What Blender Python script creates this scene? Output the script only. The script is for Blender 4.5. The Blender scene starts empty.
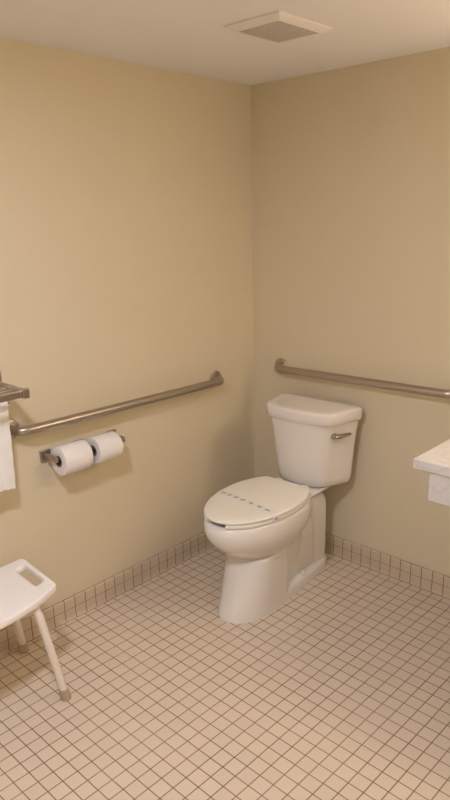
import bpy, bmesh, math, random
from math import sin, cos, pi, sqrt
from mathutils import Vector, Matrix
random.seed(7)
scene = bpy.context.scene
COL = scene.collection
TILE = 0.0515
ROOM_X, ROOM_Y, ROOM_Z = 2.95, -3.15, 2.185

# ------------------------------------------------------------------ materials
def new_mat(name):
    m = bpy.data.materials.new(name); m.use_nodes = True
    nt = m.node_tree; b = nt.nodes['Principled BSDF']
    return m, nt, b

def N(nt, kind, **kw):
    n = nt.nodes.new(kind)
    for k, v in kw.items(): setattr(n, k, v)
    return n

def simple(name, col, rough=0.5, metal=0.0, coat=0.0, var=0.04, vscale=6.0, bump=0.0, bscale=200.0, sheen=0.0, ior=1.45):
    """principled material with a slight procedural colour variation and bump"""
    m, nt, b = new_mat(name)
    tc = N(nt, 'ShaderNodeTexCoord')
    no = N(nt, 'ShaderNodeTexNoise'); no.inputs['Scale'].default_value = vscale; no.inputs['Detail'].default_value = 3
    nt.links.new(tc.outputs['Object'], no.inputs['Vector'])
    mx = N(nt, 'ShaderNodeMix', data_type='RGBA')
    mx.inputs[6].default_value = (*[c*(1-var) for c in col], 1)
    mx.inputs[7].default_value = (*[min(1, c*(1+var)) for c in col], 1)
    nt.links.new(no.outputs['Fac'], mx.inputs[0])
    nt.links.new(mx.outputs[2], b.inputs['Base Color'])
    b.inputs['Roughness'].default_value = rough
    b.inputs['Metallic'].default_value = metal
    b.inputs['Coat Weight'].default_value = coat
    b.inputs['Coat Roughness'].default_value = 0.06
    b.inputs['IOR'].default_value = ior
    b.inputs['Sheen Weight'].default_value = sheen
    if bump:
        n2 = N(nt, 'ShaderNodeTexNoise'); n2.inputs['Scale'].default_value = bscale; n2.inputs['Detail'].default_value = 2
        nt.links.new(tc.outputs['Object'], n2.inputs['Vector'])
        bp = N(nt, 'ShaderNodeBump'); bp.inputs['Strength'].default_value = bump; bp.inputs['Distance'].default_value = 0.002
        nt.links.new(n2.outputs['Fac'], bp.inputs['Height'])
        nt.links.new(bp.outputs['Normal'], b.inputs['Normal'])
    return m

def math_n(nt, op, a, b=None, c=None):
    n = N(nt, 'ShaderNodeMath', operation=op)
    for i, v in enumerate((a, b, c)):
        if v is None: continue
        if isinstance(v, (int, float)): n.inputs[i].default_value = v
        else: nt.links.new(v, n.inputs[i])
    return n.outputs[0]

TILE_COL = (0.715, 0.61, 0.485)
GROUT_COL = (0.23, 0.138, 0.078)
def tile_mat(name, axes, offs, pitches, shear=0.0, groutw=(0.0034, 0.0034), tint=(1, 1, 1), soft=0.0009, rough=0.32):
    """square mosaic: axes = the two object axes, offs = joint position on each"""
    m, nt, b = new_mat(name)
    tc = N(nt, 'ShaderNodeTexCoord')
    sx = N(nt, 'ShaderNodeSeparateXYZ'); nt.links.new(tc.outputs['Object'], sx.inputs[0])
    wob = N(nt, 'ShaderNodeTexNoise'); wob.inputs['Scale'].default_value = 9; nt.links.new(tc.outputs['Object'], wob.inputs['Vector'])
    wv = math_n(nt, 'MULTIPLY', math_n(nt, 'SUBTRACT', wob.outputs['Fac'], 0.5), 0.0022)
    masks = []; cells = []
    for i, (a, o, p, g) in enumerate(zip(axes, offs, pitches, groutw)):
        co_ = math_n(nt, 'ADD', sx.outputs[a], wv)
        if i == 0 and shear: co_ = math_n(nt, 'SUBTRACT', co_, math_n(nt, 'MULTIPLY', sx.outputs[axes[1]], shear))
        u = math_n(nt, 'DIVIDE', math_n(nt, 'SUBTRACT', co_, o), p)
        cells.append(math_n(nt, 'FLOOR', u))
        fr = math_n(nt, 'FRACT', u)
        d = math_n(nt, 'MULTIPLY', math_n(nt, 'MINIMUM', fr, math_n(nt, 'SUBTRACT', 1.0, fr)), p)
        mr = N(nt, 'ShaderNodeMapRange'); mr.interpolation_type = 'SMOOTHSTEP'
        nt.links.new(d, mr.inputs['Value'])
        mr.inputs['From Min'].default_value = g/2 - soft; mr.inputs['From Max'].default_value = g/2 + soft
        masks.append(mr.outputs['Result'])
    mask = math_n(nt, 'MULTIPLY', masks[0], masks[1])
    cv = N(nt, 'ShaderNodeCombineXYZ')
    nt.links.new(cells[0], cv.inputs[0]); nt.links.new(cells[1], cv.inputs[1])
    wn = N(nt, 'ShaderNodeTexWhiteNoise'); nt.links.new(cv.outputs[0], wn.inputs['Vector'])
    tmix = N(nt, 'ShaderNodeMix', data_type='RGBA')
    tmix.inputs[6].default_value = (*[c*t_*0.975 for c, t_ in zip(TILE_COL, tint)], 1)
    tmix.inputs[7].default_value = (*[c*t_*1.02 for c, t_ in zip(TILE_COL, tint)], 1)
    nt.links.new(wn.outputs['Value'], tmix.inputs[0])
    # grout: worn lighter in patches
    gn = N(nt, 'ShaderNodeTexNoise'); gn.inputs['Scale'].default_value = 4.5; gn.inputs['Detail'].default_value = 4
    nt.links.new(tc.outputs['Object'], gn.inputs['Vector'])
    gr = N(nt, 'ShaderNodeMapRange'); gr.inputs['From Min'].default_value = .42; gr.inputs['From Max'].default_value = .68
    nt.links.new(gn.outputs['Fac'], gr.inputs['Value'])
    gmix = N(nt, 'ShaderNodeMix', data_type='RGBA')
    gmix.inputs[6].default_value = (*GROUT_COL, 1); gmix.inputs[7].default_value = (0.36, 0.245, 0.155, 1)
    nt.links.new(gr.outputs['Result'], gmix.inputs[0])
    mx = N(nt, 'ShaderNodeMix', data_type='RGBA')
    nt.links.new(mask, mx.inputs[0]); nt.links.new(gmix.outputs[2], mx.inputs[6]); nt.links.new(tmix.outputs[2], mx.inputs[7])
    nt.links.new(mx.outputs[2], b.inputs['Base Color'])
    rr = N(nt, 'ShaderNodeMapRange'); rr.inputs['To Min'].default_value = 0.8; rr.inputs['To Max'].default_value = rough
    nt.links.new(mask, rr.inputs['Value']); nt.links.new(rr.outputs['Result'], b.inputs['Roughness'])
    bp = N(nt, 'ShaderNodeBump'); bp.inputs['Strength'].default_value = 0.35; bp.inputs['Distance'].default_value = 0.001
    nt.links.new(mask, bp.inputs['Height']); nt.links.new(bp.outputs['Normal'], b.inputs['Normal'])
    return m

def emit_mat(name, col, strength):
    m, nt, b = new_mat(name)
    b.inputs['Base Color'].default_value = (0.8, 0.8, 0.78, 1)
    b.inputs['Emission Color'].default_value = (*col, 1)
    b.inputs['Emission Strength'].default_value = strength
    return m

def marble_mat(name):
    m, nt, b = new_mat(name)
    tc = N(nt, 'ShaderNodeTexCoord')
    no = N(nt, 'ShaderNodeTexNoise'); no.inputs['Scale'].default_value = 5; no.inputs['Detail'].default_value = 6; no.inputs['Distortion'].default_value = 1.2
    nt.links.new(tc.outputs['Object'], no.inputs['Vector'])
    v = math_n(nt, 'ABSOLUTE', math_n(nt, 'SUBTRACT', no.outputs['Fac'], 0.5))
    mr = N(nt, 'ShaderNodeMapRange'); mr.inputs['From Min'].default_value = 0.0; mr.inputs['From Max'].default_value = 0.03
    nt.links.new(v, mr.inputs['Value'])
    mx = N(nt, 'ShaderNodeMix', data_type='RGBA')
    mx.inputs[6].default_value = (0.68, 0.66, 0.645, 1); mx.inputs[7].default_value = (0.755, 0.735, 0.725, 1)
    nt.links.new(mr.outputs['Result'], mx.inputs[0]); nt.links.new(mx.outputs[2], b.inputs['Base Color'])
    b.inputs['Roughness'].default_value = 0.25
    return m

WALL_COL = (0.74, 0.655, 0.475)
M = dict(
    wall=simple('wall_paint', WALL_COL, 0.6, var=0.012, vscale=3, bump=0.10, bscale=260),
    ceil=simple('ceiling_paint', (0.90, 0.88, 0.875), 0.85, var=0.01, vscale=3, bump=0.08, bscale=200),
    ceramic=simple('vitreous_china', (0.845, 0.815, 0.775), 0.12, coat=0.5, var=0.01),
    seat=simple('seat_plastic', (0.87, 0.845, 0.755), 0.28, var=0.01),
    steel=simple('brushed_steel', (0.47, 0.42, 0.37), 0.34, metal=1.0, var=0.05, vscale=30),
    nickel=simple('nickel', (0.44, 0.39, 0.345), 0.30, metal=1.0, var=0.05, vscale=30),
    paper=simple('tissue_paper', (0.88, 0.85, 0.83), 0.95, var=0.02, vscale=60, bump=0.3, bscale=350),
    card=simple('roll_core_card', (0.30, 0.21, 0.14), 0.9, var=0.06, vscale=60),
    towel=simple('terry_cloth', (0.92, 0.90, 0.88), 1.0, var=0.03, vscale=120, bump=0.9, bscale=420, sheen=0.3),
    plastic=simple('white_plastic', (0.92, 0.885, 0.85), 0.45, var=0.01, bump=0.05, bscale=300),
    tube=simple('white_coated_tube', (0.86, 0.79, 0.70), 0.35, var=0.02),
    rubber=simple('tan_rubber', (0.52, 0.39, 0.27), 0.7, var=0.05, vscale=40),
    strip=simple('paper_strip', (0.84, 0.825, 0.80), 0.8, var=0.01),
    ink=simple('grey_ink', (0.42, 0.41, 0.40), 0.8, var=0.45, vscale=160),
    vent=simple('vent_plastic', (0.86, 0.83, 0.80), 0.6, var=0.01),
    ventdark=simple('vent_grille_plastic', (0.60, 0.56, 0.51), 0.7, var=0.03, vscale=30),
    cap=simple('cap_plastic', (0.85, 0.82, 0.76), 0.25, var=0.01),
    glint=simple('painted_glint', (0.80, 0.76, 0.70), 0.4, var=0.02),
    marble=marble_mat('white_marble'),
    floor=tile_mat('floor_mosaic', (0, 1), (0.5246, -1.0227), (TILE, 0.0509), shear=0.0195),
    base_l=tile_mat('cove_base_mosaic_side', (1, 2), (-1.0582, 0.0485), (TILE, 0.0485), 0.0, (0.0036, 0.0021), (0.91, 0.885, 0.825)),
    base_b=tile_mat('cove_base_mosaic_rear', (0, 2), (0.5128, 0.0485), (TILE, 0.0485), 0.0, (0.0036, 0.0021), (0.91, 0.885, 0.825)),
    lamp_c=emit_mat('ceiling_lamp_glass', (0.83, 0.845, 0.99), 228.0),
    lamp_v=emit_mat('vanity_lamp_glass', (1.0, 0.79, 0.59), 25.0),
)

# ------------------------------------------------------------------ mesh helpers
def obj(name, bm, mat, parent=None, smooth=True, loc=None, bevel=0, sub=0, angle=40):
    me = bpy.data.meshes.new(name)
    bmesh.ops.recalc_face_normals(bm, faces=bm.faces)
    bm.to_mesh(me); bm.free()
    if isinstance(mat, (list, tuple)):
        for k in mat: me.materials.append(k)
    else: me.materials.append(mat)
    o = bpy.data.objects.new(name, me); COL.objects.link(o)
    if parent: o.parent = parent
    if loc: o.location = loc
    if bevel:
        b = o.modifiers.new('bevel', 'BEVEL'); b.width = bevel; b.segments = 3; b.limit_method = 'ANGLE'; b.angle_limit = math.radians(35)
    if sub:
        s = o.modifiers.new('subsurf', 'SUBSURF'); s.levels = sub; s.render_levels = sub
    if smooth:
        try: me.shade_auto_smooth(angle=math.radians(angle))
        except Exception:
            for p in me.polygons: p.use_smooth = True
            try: me.set_sharp_from_angle(angle=math.radians(angle))
            except Exception: pass
    return o

def thing(name, label, cat, loc=(0, 0, 0), rotz=0, group=None):
    o = bpy.data.objects.new(name, None); COL.objects.link(o)
    o.location = loc; o.rotation_euler = (0, 0, rotz); o.empty_display_size = .05
    tag(o, label, cat, group); return o

def tag(o, label=None, cat=None, group=None, kind=None):
    if label: o['label'] = label
    if cat: o['category'] = cat
    if group: o['group'] = group
    if kind: o['kind'] = kind
    return o

def box(bm, a, b):
    vs = [bm.verts.new((x, y, z)) for x in (a[0], b[0]) for y in (a[1], b[1]) for z in (a[2], b[2])]
    for f in ((0, 1, 3, 2), (4, 6, 7, 5), (0, 4, 5, 1), (2, 3, 7, 6), (0, 2, 6, 4), (1, 5, 7, 3)):
        bm.faces.new([vs[i] for i in f])

def loft(bm, rings, cap0=True, cap1=True, closed_loop=True):
    R = [[bm.verts.new(p) for p in r] for r in rings]
    n = len(R[0])
    for a, b in zip(R, R[1:]):
        for i in range(n if closed_loop else n-1):
            j = (i+1) % n
            bm.faces.new((a[i], a[j], b[j], b[i]))
    if cap0: bm.faces.new(list(reversed(R[0])))
    if cap1: bm.faces.new(R[-1])
    return R

def tube(bm, pts, r, seg=16, cap=True):
    pts = [Vector(p) for p in pts]; rings = []
    rad = r if isinstance(r, (list, tuple)) else [r]*len(pts)
    up = None
    for i, p in enumerate(pts):
        t = (pts[min(i+1, len(pts)-1)] - pts[max(i-1, 0)]).normalized()
        if up is None:
            up = Vector((0, 0, 1)) if abs(t.z) < .9 else Vector((1, 0, 0))
        side = t.cross(up).normalized(); up = side.cross(t).normalized()
        rings.append([p + (side*cos(2*pi*k/seg) + up*sin(2*pi*k/seg))*rad[i] for k in range(seg)])
    loft(bm, rings, cap, cap)

def arc_path(pts, r, n=8):
    """polyline with rounded corners"""
    pts = [Vector(p) for p in pts]; out = [pts[0]]
    for a, b, c in zip(pts, pts[1:], pts[2:]):
        u = (a-b).normalized(); v = (c-b).normalized()
        ang = u.angle(v); d = min(r/math.tan(ang/2), (a-b).length*.49 if a is not pts[0] else (a-b).length*.98, (c-b).length*.98)
        rr = d*math.tan(ang/2)
        cen = b + (u+v).normalized()*(rr/sin(ang/2))
        s = b+u*d-cen; e = b+v*d-cen
        for k in range(n+1):
            th = s.angle(e)
            out.append(cen + (s*sin(th*(1-k/n)) + e*sin(th*k/n))/sin(th))
    out.append(pts[-1]); return out

def lathe(bm, prof, seg=32, axis='z', cen=(0, 0, 0), cap0=True, cap1=True):
    c = Vector(cen); rings = []
    for r, h in prof:
        ring = []
        for k in range(seg):
            a = 2*pi*k/seg
            v = {'z': (r*cos(a), r*sin(a), h), 'x': (h, r*cos(a), r*sin(a)), 'y': (r*sin(a), h, r*cos(a))}[axis]
            ring.append(c+Vector(v))
        rings.append(ring)
    loft(bm, rings, cap0, cap1)

# ------------------------------------------------------------------ room shell
def struct(name, bm, m, smooth=False, **kw):
    o = obj(name, bm, m, smooth=smooth, **kw); o['kind'] = 'structure'; return o
T = 0.10
bm = bmesh.new(); box(bm, (-T, ROOM_Y-T, -T), (ROOM_X+T, T, 0)); struct('floor', bm, M['floor'])
bm = bmesh.new(); box(bm, (-T, ROOM_Y-T, ROOM_Z), (ROOM_X+T, T, ROOM_Z+T)); struct('ceiling', bm, M['ceil'])
bm = bmesh.new(); box(bm, (-T, ROOM_Y-T, 0), (0, T, ROOM_Z)); struct('wall_left', bm, M['wall'])
bm = bmesh.new(); box(bm, (0, 0, 0), (ROOM_X+T, T, ROOM_Z)); struct('wall_back', bm, M['wall'])
bm = bmesh.new(); box(bm, (ROOM_X, ROOM_Y-T, 0), (ROOM_X+T, 0, ROOM_Z)); struct('wall_right', bm, M['wall'])
bm = bmesh.new(); box(bm, (0, ROOM_Y-T, 0), (ROOM_X, ROOM_Y, ROOM_Z)); struct('wall_front', bm, M['wall'])
# tiled cove base: profile (distance from wall, height), concave foot, rounded lip
prof = [(0.0, 0.0), (0.0165, 0.0), (0.0130, 0.0013), (0.0105, 0.0038), (0.0090, 0.008), (0.0082, 0.014), (0.008, 0.03),
        (0.008, 0.088), (0.0072, 0.0925), (0.005, 0.0955), (0.002, 0.0965), (0.0, 0.0965)]
bm = bmesh.new(); loft(bm, [[(d, y, h) for d, h in prof] for y in (ROOM_Y, -0.0)])
struct('baseboard_left', bm, M['base_l'], smooth=True)
bm = bmesh.new(); loft(bm, [[(x, -d, h) for d, h in prof] for x in (0.0, ROOM_X)])
struct('baseboard_back', bm, M['base_b'], smooth=True)

# ------------------------------------------------------------------ toilet
TROT = math.radians(3.0)
toilet = thing('toilet', 'white two-piece toilet with closed cream lid standing in the corner', 'toilet', (0.460, 0, 0), TROT)

def egg(z, yf, yb, w, ym, n=64, ef=1.0, eb=0.72):
    """plan outline: rounded long front to yf, squarer back to yb, half width w"""
    out = []
    for k in range(n):
        a = 2*pi*k/n
        c, s = cos(a), sin(a)
        e, ye = (eb, yb) if s >= 0 else (ef, yf)
        out.append(Vector((w*math.copysign(abs(c)**e, c), ym + (ye-ym)*abs(s)**e, z)))
    return out

OFF = Vector((-.006, 0, .005))
SW, SF = 0.178, -0.818      # half width and front tip of seat and lid
def lid_xy(a, inset=0.0):
    """closed-lid outline: long ellipse in front, tapering to a straight back edge"""
    w, ym, yf, B, yb = SW-inset, -0.52, SF+inset, 0.262-inset, -0.320-inset
    c, s = cos(a), sin(a)
    if s < 0: return w*c, ym+(yf-ym)*abs(s)
    smax = (yb-ym)/B
    amax = math.asin(smax)
    if c > 0 and a <= pi/2:
        t = a/(pi/2)
    else:
        t = (pi-a)/(pi/2)
    # 0..0.6 of the quarter follows the ellipse, the rest runs along the back edge
    if t <= 0.6:
        aa = amax*(t/0.6); x, y = w*cos(aa), ym+B*sin(aa)
    else:
        u = (t-0.6)/0.4
        x0 = w*cos(amax); x = x0*(1-u); y = yb
        if u < 0.12: y = yb-0.003*(1-u/0.12)
    return (x if a <= pi/2 else -x), y

def lid_ring(z, inset, n=96):
    return [Vector((*lid_xy(2*pi*k/n, inset), z)) for k in range(n)]

bm = bmesh.new()
# bowl: from the basin up over the rim and down its outside to the pedestal
def bw(z, yf, w, yb=-0.250, eb=0.95, ef=1.0):
    k = max(0.0, min(1.0, (z-.26)/.12))
    return [v+Vector((-.005*k, 0, .005*k)) for v in egg(z, yf-.006*k, yb, w+.0015*k, -0.52, ef=ef, eb=eb)]
rings = [bw(0.405, -0.752, 0.130, -.32), bw(0.427, -0.760, 0.138, -.31), bw(0.4305, -0.775, 0.150, -.29), bw(0.4315, -0.797, 0.166), bw(0.4285, -0.806, 0.1715),
         bw(0.421, -0.812, 0.1745), bw(0.405, -0.8165, 0.177), bw(0.388, -0.817, 0.1775), bw(0.368, -0.812, 0.1765), bw(0.348, -0.802, 0.172),
         bw(0.328, -0.786, 0.1635), bw(0.308, -0.764, 0.152), bw(0.290, -0.741, 0.138), bw(0.274, -0.717, 0.1235), bw(0.260, -0.697, 0.112),
         bw(0.250, -0.688, 0.107), bw(0.22, -0.68, 0.100), bw(0.10, -0.68, 0.085)]
inner = [bw(0.25, -0.63, 0.06, -.40), bw(0.30, -0.70, 0.105, -.36)]
loft(bm, inner + rings)
# front pedestal, flaring to the floor
def ped(z, yf, w, yb=-.462): return egg(z, yf, yb, w, -0.60, ef=1.0, eb=0.22)
loft(bm, [ped(0.0, -0.774, .1135), ped(0.010, -0.773, .1135), ped(0.03, -0.764, .1125), ped(0.07, -0.747, .112), ped(0.12, -0.728, .1115), ped(0.18, -0.709, .111),
          ped(0.232, -0.694, .1105, -.470), ped(0.246, -0.690, .1085, -.474), ped(0.254, -0.680, .101, -.482), ped(0.257, -0.66, .088, -.49)])
def rrect(z, x0, x1, y0, y1, r, n=6):
    out = []
    for cx_, cy_, a0 in ((x1-r, y1-r, 0), (x0+r, y1-r, 90), (x0+r, y0+r, 180), (x1-r, y0+r, 270)):
        for k in range(n+1):
            a = math.radians(a0+90*k/n); out.append(Vector((cx_+r*cos(a), cy_+r*sin(a), z)))
    return out
# low foot flange running back to the wall side
def foot(z, d):
    pts = [(0.1135, -0.60), (0.1135, -0.50), (0.110, -0.42), (0.102, -0.32), (0.096, -0.22), (0.091, -0.155), (0.080, -0.112), (0.055, -0.098)]
    return [Vector((x-d, y, z)) for x, y in pts] + [Vector((-(x-d), y, z)) for x, y in reversed(pts)]
loft(bm, [foot(0.0, 0), foot(0.020, 0.001), foot(0.036, 0.003), foot(0.044, 0.008), foot(0.049, 0.020), foot(0.056, 0.05)])
# recessed side body between pedestal and rear column
loft(bm, [rrect(0.0, -.070, .070, -.56, -.14, .03), rrect(0.14, -.068, .068, -.56, -.14, .03), rrect(0.26, -.066, .066, -.56, -.16, .03), rrect(0.33, -.062, .062, -.56, -.18, .03), rrect(0.40, -.055, .055, -.56, -.20, .03)])
# rear column, rising to the deck
def colm(z, hw, yf, yb, r=.026): return rrect(z, -hw, hw, yf, yb, r)
loft(bm, [colm(0.0, .076, -.225, -.115), colm(0.05, .077, -.222, -.115), colm(0.12, .080, -.225, -.115), colm(0.26, .082, -.235, -.117),
          colm(0.32, .082, -.245, -.119), colm(0.345, .081, -.25, -.122), colm(0.362, .078, -.252, -.128), colm(0.374, .072, -.252, -.137), colm(0.380, .064, -.25, -.147, .022), colm(0.384, .05, -.24, -.16, .02)])
# deck plate that carries the tank, its underside sloping in
loft(bm, [rrect(0.362, -.050, .050, -.37, -.14, .03), rrect(0.383, -.066, .066, -.37, -.11, .03), rrect(0.400, -.092, .092, -.38, -.085, .035), rrect(0.412, -.106, .106, -.385, -.074, .035), rrect(0.421, -.110, .110, -.385, -.07, .035), rrect(0.4275, -.106, .106, -.38, -.074, .035)])
obj('bowl', bm, M['ceramic'], toilet, angle=50)

# seat: an open-front ring under the lid
bm = bmesh.new()
gap = 0.27
rings = []
for k in range(97):
    a = (-pi/2 + gap + (2*pi-2*gap)*k/96) % (2*pi)
    xo, yo = lid_xy(a, 0.0015)
    c, s = cos(a), sin(a)
    xi, yi = 0.106*c, -0.535 + (0.165 if s >= 0 else 0.20)*s
    mo, mi = Vector((xo, yo, 0)), Vector((xi, yi, 0)); d = (mi-mo)
    def q(t, z): v = mo+d*t; return Vector((v.x, v.y, z))
    rings.append([q(0.02, .4335), q(0, .437), q(0, .4450), q(0.05, .450), q(.35, .4512), q(.8, .450), q(.97, .446), q(1, .441), q(.97, .4345), q(.5, .4335)])
loft(bm, rings)
obj('seat', bm, M['seat'], toilet, angle=50, loc=OFF)
# lid
bm = bmesh.new()
loft(bm, [lid_ring(.4530, .02), lid_ring(.4530, .004), lid_ring(.4550, .0005), lid_ring(.4590, 0), lid_ring(.4630, .002), lid_ring(.4658, .007), lid_ring(.4672, .014), lid_ring(.4690, .04), lid_ring(.4702, .08), lid_ring(.4705, .12)])
obj('lid', bm, M['seat'], toilet, angle=50, loc=OFF)
for s in (-1, 1):
    bm = bmesh.new(); loft(bm, [rrect(.4227, s*.07-.018, s*.07+.018, -.315, -.275, .008), rrect(.444, s*.07-.018, s*.07+.018, -.315, -.275, .008), rrect(.450, s*.07-.014, s*.07+.014, -.310, -.281, .006)])
    obj('hinge', bm, M['seat'], toilet, loc=OFF)

# tank: flat back, slanted sides and a slightly bowed front; tapers downward, lid overhangs
def fillet2(corners, n):
    out = []
    m_ = len(corners)
    for i, (x, y, r) in enumerate(corners):
        p = Vector((x, y)); a_ = Vector(corners[i-1][:2]); c_ = Vector(corners[(i+1) % m_][:2])
        u = (a_-p).normalized(); v = (c_-p).normalized(); ang = u.angle(v)
        d = min(r/math.tan(ang/2), (a_-p).length*.48, (c_-p).length*.48); rr_ = d*math.tan(ang/2)
        cen = p+(u+v).normalized()*(rr_/sin(ang/2)); s_ = p+u*d-cen; e_ = p+v*d-cen; th = s_.angle(e_)
        for k in range(n+1):
            out.append(cen+(s_*sin(th*(1-k/n))+e_*sin(th*k/n))/sin(th))
    return out
def tank_ring(z, hb, hf, yb, yc, yf, rb=.022, rf=.078):
    return [Vector((p.x, p.y, z)) for p in fillet2([(hb, yb, rb), (-hb, yb, rb), (-hf, yc+.008, rf), (0, yf-.006, .55), (hf, yc+.008, rf)], 8)]
bm = bmesh.new()
loft(bm, [tank_ring(.4282, .155, .080, -.095, -.205, -.222), tank_ring(.4305, .176, .106, -.075, -.230, -.243), tank_ring(.440, .187, .116, -.066, -.240, -.253), tank_ring(.47, .191, .123, -.063, -.245, -.258),
          tank_ring(.54, .195, .131, -.061, -.250, -.263), tank_ring(.62, .200, .141, -.059, -.254, -.267), tank_ring(.68, .206, .151, -.057, -.258, -.271), tank_ring(.715, .211, .159, -.055, -.262, -.275), tank_ring(.738, .213, .164, -.054, -.264, -.277)])
obj('tank', bm, M['ceramic'], toilet, angle=50, loc=(-.006, 0, 0))
bm = bmesh.new()
TL = 0.7355
loft(bm, [tank_ring(TL, .211, .160, -.056, -.262, -.275), tank_ring(TL-.0005, .219, .171, -.050, -.270, -.283), tank_ring(TL+.003, .2215, .1735, -.048, -.273, -.286), tank_ring(TL+.025, .2225, .1745, -.0475, -.274, -.287), tank_ring(TL+.042, .223, .175, -.047, -.2745, -.2875),
          tank_ring(TL+.0485, .2215, .1735, -.0485, -.273, -.286), tank_ring(TL+.0525, .2175, .1695, -.052, -.2685, -.2815), tank_ring(TL+.0542, .210, .162, -.059, -.261, -.274), tank_ring(TL+.055, .185, .138, -.085, -.235, -.248)])
obj('tank_lid', bm, M['ceramic'], toilet, angle=50, loc=(-.006, 0, 0))
# flush lever on the right side face of the tank
lev = bmesh.new()
def on_side(y, z, off):
    t = (y+.057)/(-.258+.057)
    return Vector((.200+(.146-.200)*t+off, y, z))
p0 = on_side(-.211, .684, 0)
lathe(lev, [(0.004, -.012), (0.0125, -.008), (0.0135, .004), (0.0115, .010), (0.007, .011), (0.007, .019)], 20, 'x', p0)
lp = [on_side(-.224, .684, .018), on_side(-.211, .684, .021), on_side(-.192, .684, .021), on_side(-.168, .684, .021), on_side(-.148, .684, .022), on_side(-.139, .684, .023)]
tube(lev, lp, [.0075, .0105, .0095, .0085, .0075, .005], 14)
o = obj('flush_lever', lev, M['nickel'], toilet); o['label'] = 'brushed metal flush lever'
for s in (-1, 1):
    bm = bmesh.new(); lathe(bm, [(0.012, .040), (0.012, .056), (0.010, .063), (0.005, .067)], 18, 'z', (s*.086, -.33, 0)); obj('bolt_cap', bm, M['cap'], toilet)

# paper strip around the closed lid
strip = thing('paper_strip', 'printed white paper strip wrapped across the closed toilet lid', 'paper strip', Vector((0.460, 0, 0))+Matrix.Rotation(TROT, 3, 'Z') @ OFF, TROT)
SYC = -0.612
def sy(x): return SYC - 0.003 - 0.02*(x/SW)
def half_at(y): return SW*sqrt(max(0, 1-((y+.52)/(-SF-.52))**2))
def lid_z(inset):
    T = ((0, .4590), (.002, .4630), (.007, .4658), (.014, .4672), (.04, .4690), (.08, .4702), (.12, .4705), (1, .4705))
    for (a0, z0), (a1, z1) in zip(T, T[1:]):
        if a0 <= inset <= a1: return z0+(z1-z0)*(inset-a0)/(a1-a0)
    return .4705
def strip_pts(off, dy):
    P = []
    INS = (.0005, .002, .0045, .007, .0105, .014, .022, .031, .04, .06, .08, .10, .12, .15)
    for side, seq in ((-1, INS), (1, INS[::-1])):
        for i_ in seq:
            y = sy(side*(SW-i_))+dy
            w = half_at(y)
            P.append(Vector((side*(w-i_), y, lid_z(max(0, i_))+off+(.0003 if i_ < .014 else 0))))
    w0, w1 = half_at(sy(-SW)+dy), half_at(sy(SW)+dy)
    L0 = [Vector((-w0-.0015-off, sy(-SW)+dy, z)) for z in (.450, .455, .459)]
    L1 = [Vector((w1+.0015+off, sy(SW)+dy, z)) for z in (.459, .454, .447, .441)]
    return L0+P+L1
bm = bmesh.new()
HW = 0.019
A0, A1 = strip_pts(.0007, -HW), strip_pts(.0007, HW)
B0, B1 = strip_pts(.0013, -HW), strip_pts(.0013, HW)
loft(bm, [[a, b_, c_, d_] for a, b_, c_, d_ in zip(A0, A1, B1, B0)])
obj('band', bm, M['strip'], strip)
EMBLEM_AT = [-.135, -.098, -.060, -.022, .026, .075, .118]
for x0 in EMBLEM_AT:          # a row of small printed emblems on the band, each one connected sign
    bm = bmesh.new()
    y0 = sy(x0)
    zc = lid_z(half_at(y0)-abs(x0))+.00145
    nr = 16; a0 = random.uniform(0, 6)
    ring = []
    for k in range(nr):
        r_ = .0085*(1+.22*sin(2*2*pi*k/nr+a0)+.16*sin(5*2*pi*k/nr+2*a0)+.14*random.uniform(-1, 1))
        a_ = 2*pi*k/nr
        xx, yy = x0+r_*cos(a_)*1.25, y0+r_*sin(a_)*1.05
        ring.append(bm.verts.new((xx, yy, lid_z(half_at(yy)-abs(xx))+.0015)))
    cv = bm.verts.new((x0, y0, zc+.00005))
    for k in range(len(ring)): bm.faces.new((cv, ring[k], ring[(k+1) % len(ring)]))
    o = obj('printed_emblem', bm, M['ink'], strip, smooth=False)
bm = bmesh.new()
yy = sy(SW); xr = half_at(yy)+.0015+.0013+.0004
ring = [bm.verts.new((half_at(yy+.0085*cos(2*pi*k/10))+.0034, yy+.0085*cos(2*pi*k/10), .4505+.0055*sin(2*pi*k/10))) for k in range(10)]
bm.faces.new(ring)
o = obj('printed_emblem', bm, M['ink'], strip, smooth=False)

# ------------------------------------------------------------------ grab bars
def grab_bar(label, wall, s0, s1, z0, z1, off=0.062, rad=0.0175):
    """wall: 'left' runs along y, 'back' runs along x; s0..s1 = flange centres"""
    def W(s, d, z): return Vector((d, s, z)) if wall == 'left' else Vector((s, -d, z))
    org = W(s0, 0, z0)
    t = thing('grab_bar', label, 'grab bar', org, 0, None)
    bm = bmesh.new()
    P = arc_path([W(s0, .004, z0)-org, W(s0, off, z0)-org, W(s1, off, z1)-org, W(s1, .004, z1)-org], .048, 10)
    tube(bm, P, rad, 20)
    obj('bar', bm, M['steel'], t)
    for s, z in ((s0, z0), (s1, z1)):
        bm = bmesh.new()
        pr = [(0.038, 0.0006), (0.039, 0.003), (0.037, 0.0075), (0.030, 0.0105), (0.020, 0.0115), (0.0185, 0.018)]
        if wall == 'left': lathe(bm, pr, 28, 'x', W(s, 0, z)-org)
        else: lathe(bm, [(r, -h) for r, h in pr], 28, 'y', W(s, 0, z)-org)
        obj('flange', bm, M['steel'], t)
    return t
grab_bar('brushed steel grab bar along the left wall above the paper rolls', 'left', -0.283, -1.364, 0.862, 0.873)
grab_bar('brushed steel grab bar on the back wall above the toilet tank', 'back', 0.180, 1.100, 0.899, 0.915)

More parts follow.
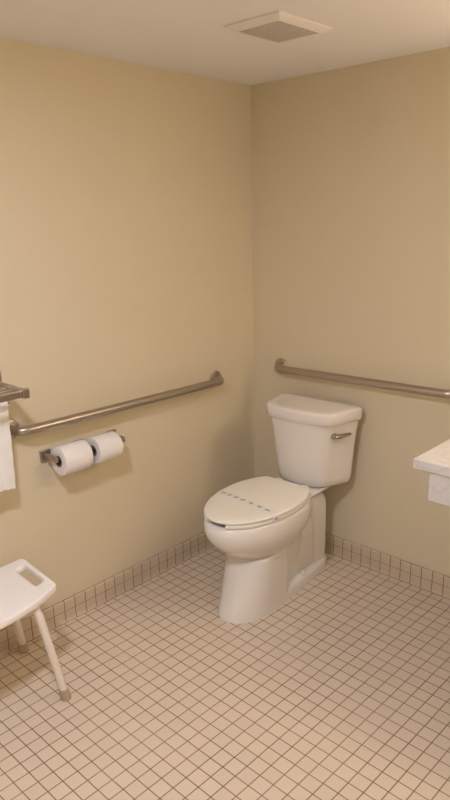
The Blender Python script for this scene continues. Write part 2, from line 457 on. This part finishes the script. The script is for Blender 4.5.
# ------------------------------------------------------------------ double paper holder and rolls
HZ, HX = 0.736, 0.074
holder = thing('paper_holder', 'brushed metal double toilet paper holder below the left grab bar', 'toilet paper holder', (0, -1.07, HZ))
for i, y in enumerate((-1.232, -1.079, -0.914)):
    yy = y+1.07
    bm = bmesh.new(); box(bm, (.0006, yy-.022, -.024), (.009, yy+.022, .024)); obj('wall_plate', bm, M['nickel'], holder, bevel=.002)
    bm = bmesh.new(); box(bm, (.009, yy-.008, -.0105), (HX+.013, yy+.008, .0105)); obj('arm', bm, M['nickel'], holder, bevel=.003)
bm = bmesh.new(); tube(bm, [(HX, -.154, 0), (HX, .001, 0), (HX, .149, 0)], .0072, 16); obj('spindle', bm, M['nickel'], holder)

def paper_roll(label, y0, y1, r):
    t = thing('toilet_paper_roll', label, 'toilet paper', (HX, (y0+y1)/2, HZ), 0, None)
    h = (y1-y0)/2; ri = 0.0205
    zc = -(ri-.0085)     # core hangs on the spindle
    bm = bmesh.new()
    lathe(bm, [(ri+.0012, -h+.001), (ri+.003, -h), (r-.004, -h), (r-.0012, -h+.001), (r, -h+.004), (r, h-.004), (r-.0012, h-.001), (r-.004, h), (ri+.003, h), (ri+.0012, h-.001), (ri+.0012, -h+.001)], 48, 'y', (0, 0, zc), False, False)
    # loose tail of the sheet, tucked against the back
    obj('paper', bm, M['paper'], t)
    bm = bmesh.new()
    lathe(bm, [(ri, -h), (ri+.0012, -h), (ri+.0012, h), (ri, h), (ri, -h)], 32, 'y', (0, 0, zc), False, False)
    o = obj('core', bm, M['card'], t); o['label'] = 'brown cardboard core'
    return t
paper_roll('white toilet paper roll at the left end of the double holder', -1.2195, -1.0975, 0.0565)
paper_roll('white toilet paper roll at the right end of the double holder, nearer the corner', -1.0605, -0.9490, 0.0535)

# ------------------------------------------------------------------ towel rack and towel
RY = -1.399
rack = thing('towel_rack', 'metal wall towel shelf jutting out above the hanging towel', 'towel rack', (0, RY, 1.05))
for yy in (0, -0.60):
    bm = bmesh.new(); box(bm, (.0006, yy-.022, -.035), (.010, yy+.022, .045)); obj('wall_plate', bm, M['nickel'], rack, bevel=.003)
    bm = bmesh.new(); box(bm, (.010, yy-.007, -.014), (.196, yy+.007, .014)); obj('arm', bm, M['nickel'], rack, bevel=.003)
    bm = bmesh.new(); box(bm, (.196, yy-.012, -.017), (.210, yy+.012, .017)); obj('end_cap', bm, M['nickel'], rack, bevel=.003)
for x in (.03, .065, .10, .135, .170):
    bm = bmesh.new(); tube(bm, [(x, -.593, .003), (x, -.3, .003), (x, -.007, .003)], .0065, 12); obj('shelf_rod', bm, M['nickel'], rack)
bm = bmesh.new(); box(bm, (.198, -.588, -.012), (.206, -.012, .012)); obj('front_rail', bm, M['nickel'], rack, bevel=.002)
for yy in (0, -0.60):
    bm = bmesh.new(); tube(bm, [(.078, yy, -.010), (.078, yy, -.05)], .004, 12); obj('drop_post', bm, M['nickel'], rack)
bm = bmesh.new(); tube(bm, [(.078, -.608, -.05), (.078, -.3, -.05), (.078, .003, -.05)], .0075, 14); obj('towel_bar', bm, M['nickel'], rack)

# towel folded over the lower bar
TBX, TBZ = .078, 1.0
bm = bmesh.new()
yA, yB = -1.421, -1.80
ny = 40
rings = []
for j in range(ny+1):
    y = yA + (yB-yA)*j/ny
    wob = 0.004*sin(j*.9)+.003*sin(j*2.3+1)
    def fold(th, zf, zb):
        out = []
        nz = 22
        for k in range(nz+1):           # front, bottom to top
            z = zf + (TBZ-zf)*k/nz
            out.append((TBX+th+wob*(1-k/nz)+.0022*sin(z*95+.4*j), z))
        for k in range(1, 8):
            a = pi*k/8; out.append((TBX+th*cos(a), TBZ+th*sin(a)))
        for k in range(nz+1):
            z = TBZ + (zb-TBZ)*k/nz
            out.append((TBX-th-wob*.3*(k/nz), z))
        return out
    o_ = fold(.026, .690+.003*sin(j*.5), .700); i_ = fold(.0120, .690+.003*sin(j*.5), .700)
    drift = lambda z: 0.006*(z-.69)/.31
    rings.append([Vector((x, y+(drift(z) if j == 0 else drift(z)*max(0, 1-j/10)), z)) for x, z in o_] + [Vector((x, y+(drift(z)*max(0, 1-j/10)), z)) for x, z in reversed(i_)])
loft(bm, rings)
tw = obj('hand_towel', bm, M['towel'], smooth=True, angle=70)
tag(tw, 'white terry towel folded over the rack at the left edge', 'towel')

# ------------------------------------------------------------------ shower stool
stool = thing('shower_stool', 'white plastic shower stool with slotted seat and splayed tube legs', 'stool', (0.24, -1.68, 0))
def S(p): return Vector(p)-Vector((0.24, -1.68, 0))
# seat grid: u across (0 far edge .. 1 near edge), v from the visible end backwards
NU, NV = 14, 22
far = [(0.094, -1.418), (0.092, -1.50), (0.088, -1.60), (0.086, -1.72), (0.088, -1.84), (0.098, -1.95)]
near = [(0.352, -1.438), (0.386, -1.52), (0.406, -1.62), (0.412, -1.73), (0.404, -1.84), (0.378, -1.94)]
def interp(P, t):
    f = t*(len(P)-1); i = min(int(f), len(P)-2); f -= i
    return P[i][0]+(P[i+1][0]-P[i][0])*f, P[i][1]+(P[i+1][1]-P[i][1])*f
us = [0, .035, .09, .14, .18, .215, .31, .41, .50, .59, .67, .735, .82, .925, .975, 1]
vs_ = [0, .016, .036, .048, .075, .110, .138, .17, .22, .30, .4, .5, .6, .7, .78, .84, .88, .915, .95, .98, 1]
bm = bmesh.new(); G = []
for v in vs_:
    row = []
    for u in us:
        fx, fy = interp(far, v); nx, ny_ = interp(near, v)
        x = fx+(nx-fx)*u; y = fy+(ny_-fy)*u
        z = 0.413 - 0.010*sin(pi*v)*(1-0.3*abs(2*u-1))
        row.append((x, y, z))
    G.append(row)
VV = [[bm.verts.new(S(p)) for p in row] for row in G]
for i in range(len(vs_)-1):
    for j in range(len(us)-1):
        hole = (3 <= i <= 5 and 5 <= j <= 10) or (14 <= i <= 15 and 5 <= j <= 10)
        cor = (i in (0, len(vs_)-2)) and (j in (0, len(us)-2))
        if hole or cor: continue
        bm.faces.new((VV[i][j], VV[i][j+1], VV[i+1][j+1], VV[i+1][j]))
for vv in [v for v in bm.verts if not v.link_faces]: bm.verts.remove(vv)
seat = obj('seat', bm, M['plastic'], stool, smooth=False)
so = seat.modifiers.new('solid', 'SOLIDIFY'); so.thickness = 0.026; so.offset = -1
ss = seat.modifiers.new('sub', 'SUBSURF'); ss.levels = 2; ss.render_levels = 2
for p in seat.data.polygons: p.use_smooth = True
def stool_leg(footp, knee, topp):
    bm = bmesh.new()
    P = arc_path([S(footp)+Vector((0, 0, .008)), S(knee), S(topp)], .05, 10)
    tube(bm, P, .0135, 18)
    L = obj('leg', bm, M['tube'], stool)
    d = (S(knee)-S(footp)).normalized()
    bm = bmesh.new()
    f = S(footp)
    rings = []
    for h, r in ((0.0, .0165), (.002, .0185), (.012, .0190), (.030, .0175), (.040, .0165), (.041, .014)):
        c = f+d*h
        rings.append([Vector((c.x+r*cos(2*pi*k/22), c.y+r*sin(2*pi*k/22), max(f.z+h, c.z*1.0))) for k in range(22)])
    loft(bm, rings)
    rf = obj('rubber_foot', bm, M['rubber'], L); rf['label'] = 'tan rubber leg tip'
stool_leg((0.400, -1.474, 0.0), (0.372, -1.535, 0.378), (0.25, -1.545, 0.374))
stool_leg((0.052, -1.432, 0.0), (0.110, -1.505, 0.372), (0.25, -1.515, 0.374))
stool_leg((0.408, -1.900, 0.0), (0.380, -1.84, 0.378), (0.25, -1.81, 0.374))
stool_leg((0.066, -1.900, 0.0), (0.112, -1.85, 0.372), (0.25, -1.84, 0.374))

# ------------------------------------------------------------------ vanity counter
van = thing('vanity_counter', 'white marble vanity countertop with recessed apron jutting in at the right edge', 'counter', (1.192, 0, 0.82))
bm = bmesh.new(); box(bm, (0, -.572, -.034), (1.7575, -.0006, 0)); obj('countertop', bm, M['marble'], van, bevel=.003)
bm = bmesh.new(); box(bm, (.055, -.560, -.138), (1.70, -.540, -.0345)); obj('apron', bm, M['marble'], van, bevel=.002)
bm = bmesh.new(); box(bm, (.055, -.5395, -.138), (.075, -.0006, -.0345)); obj('apron', bm, M['marble'], van, bevel=.002)

# ------------------------------------------------------------------ ceiling vent
vt = thing('ceiling_vent', 'square exhaust vent grille set in the ceiling above the toilet', 'vent', (0.695, -0.665, ROOM_Z))
bm = bmesh.new()
def sq(hx, hy, z): return rrect(z, -hx, hx, -hy, hy, .004, 2)
loft(bm, [sq(.112, .138, -.0005), sq(.112, .138, -.004), sq(.094, .115, -.015), sq(.084, .105, -.0165), sq(.080, .100, -.012), sq(.080, .100, -.002)], True, True)
obj('frame', bm, M['vent'], vt, angle=25)
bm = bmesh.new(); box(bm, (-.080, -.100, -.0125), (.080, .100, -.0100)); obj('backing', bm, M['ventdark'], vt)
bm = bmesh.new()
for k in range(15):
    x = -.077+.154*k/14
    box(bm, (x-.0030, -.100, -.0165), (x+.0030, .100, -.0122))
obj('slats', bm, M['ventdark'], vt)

# ------------------------------------------------------------------ solid pale bits standing in for bright glints on the tiles
for i, (x, y, r, mk, lab) in enumerate(((0.591, -0.801, .0042, 'paper', 'tiny painted bright white speck on the floor tiles right in front of the toilet foot'),
                                        (0.633, -0.833, .0030, 'glint', 'tiny faint painted speck on the floor tiles, middle of the three before the toilet'),
                                        (0.749, -0.854, .0034, 'glint', 'tiny faint painted speck on the floor tiles, the one lying furthest right of the toilet foot'))):
    bm = bmesh.new(); lathe(bm, [(r, 0.0003), (r*1.02, r*.25), (r*.75, r*.5), (r*.3, r*.62)], 11)
    for v in bm.verts: v.co.x *= 1.25 if i % 2 else .8; v.co.y += .25*v.co.x
    o = obj('floor_glint', bm, M[mk], loc=(x, y, 0)); tag(o, lab, 'glint', 'painted glints on the floor tiles')

# ------------------------------------------------------------------ the room's lamps (both outside the frame)
cl = thing('ceiling_light', 'round flat flush ceiling light on the ceiling towards the towel rack', 'light', (1.27, -2.2, ROOM_Z))
bm = bmesh.new(); lathe(bm, [(.107, -.0005), (.140, -.0005), (.142, -.004), (.133, -.009), (.111, -.010), (.107, -.006), (.107, -.0005)], 48, cap0=False, cap1=False); obj('rim', bm, M['vent'], cl)
bm = bmesh.new(); lathe(bm, [(.105, -.0005), (.105, -.005), (.101, -.0062)], 48); obj('diffuser', bm, M['lamp_c'], cl)
vl = thing('vanity_light', 'frosted bar light on the back wall over the vanity', 'light', (2.1, 0, 1.86))
bm = bmesh.new(); box(bm, (-.50, -.03, -.05), (.50, -.0006, .05)); obj('back_plate', bm, M['nickel'], vl, bevel=.004)
bm = bmesh.new(); tube(bm, [(-.48, -.085, 0), (0, -.085, 0), (.48, -.085, 0)], .045, 24); obj('diffuser', bm, M['lamp_v'], vl)
for s in (-.32, .32):
    bm = bmesh.new(); tube(bm, [(s, -.03, 0), (s, -.041, 0)], .012, 12); obj('arm', bm, M['nickel'], vl)

w = bpy.data.worlds.new('world'); scene.world = w; w.use_nodes = True
w.node_tree.nodes['Background'].inputs[0].default_value = (0.02, 0.018, 0.015, 1)

# ------------------------------------------------------------------ camera
yaw, pitch, roll, f = 0.7601, 0.2665, -0.0210, 666.39
cam = bpy.data.cameras.new('camera'); co = bpy.data.objects.new('camera', cam); COL.objects.link(co)
fw = Vector((-sin(yaw)*cos(pitch), cos(yaw)*cos(pitch), -sin(pitch)))
r = Vector((cos(yaw), sin(yaw), 0)); u = r.cross(fw)
rr = cos(roll)*r + sin(roll)*u; uu = -sin(roll)*r + cos(roll)*u
m = Matrix((rr, uu, -fw)).transposed().to_4x4(); m.translation = Vector((2.1752, -2.506, 1.6028))
co.matrix_world = m
cam.sensor_fit = 'VERTICAL'; cam.sensor_height = 36.0; cam.lens = f/800*36.0; cam.clip_start = 0.02
scene.camera = co
vs2 = scene.view_settings
scene.display_settings.display_device = 'sRGB'
vs2.view_transform = 'Standard'; vs2.look = 'None'; vs2.gamma = 1.0; vs2.use_curve_mapping = False
vs2.exposure = 0.0
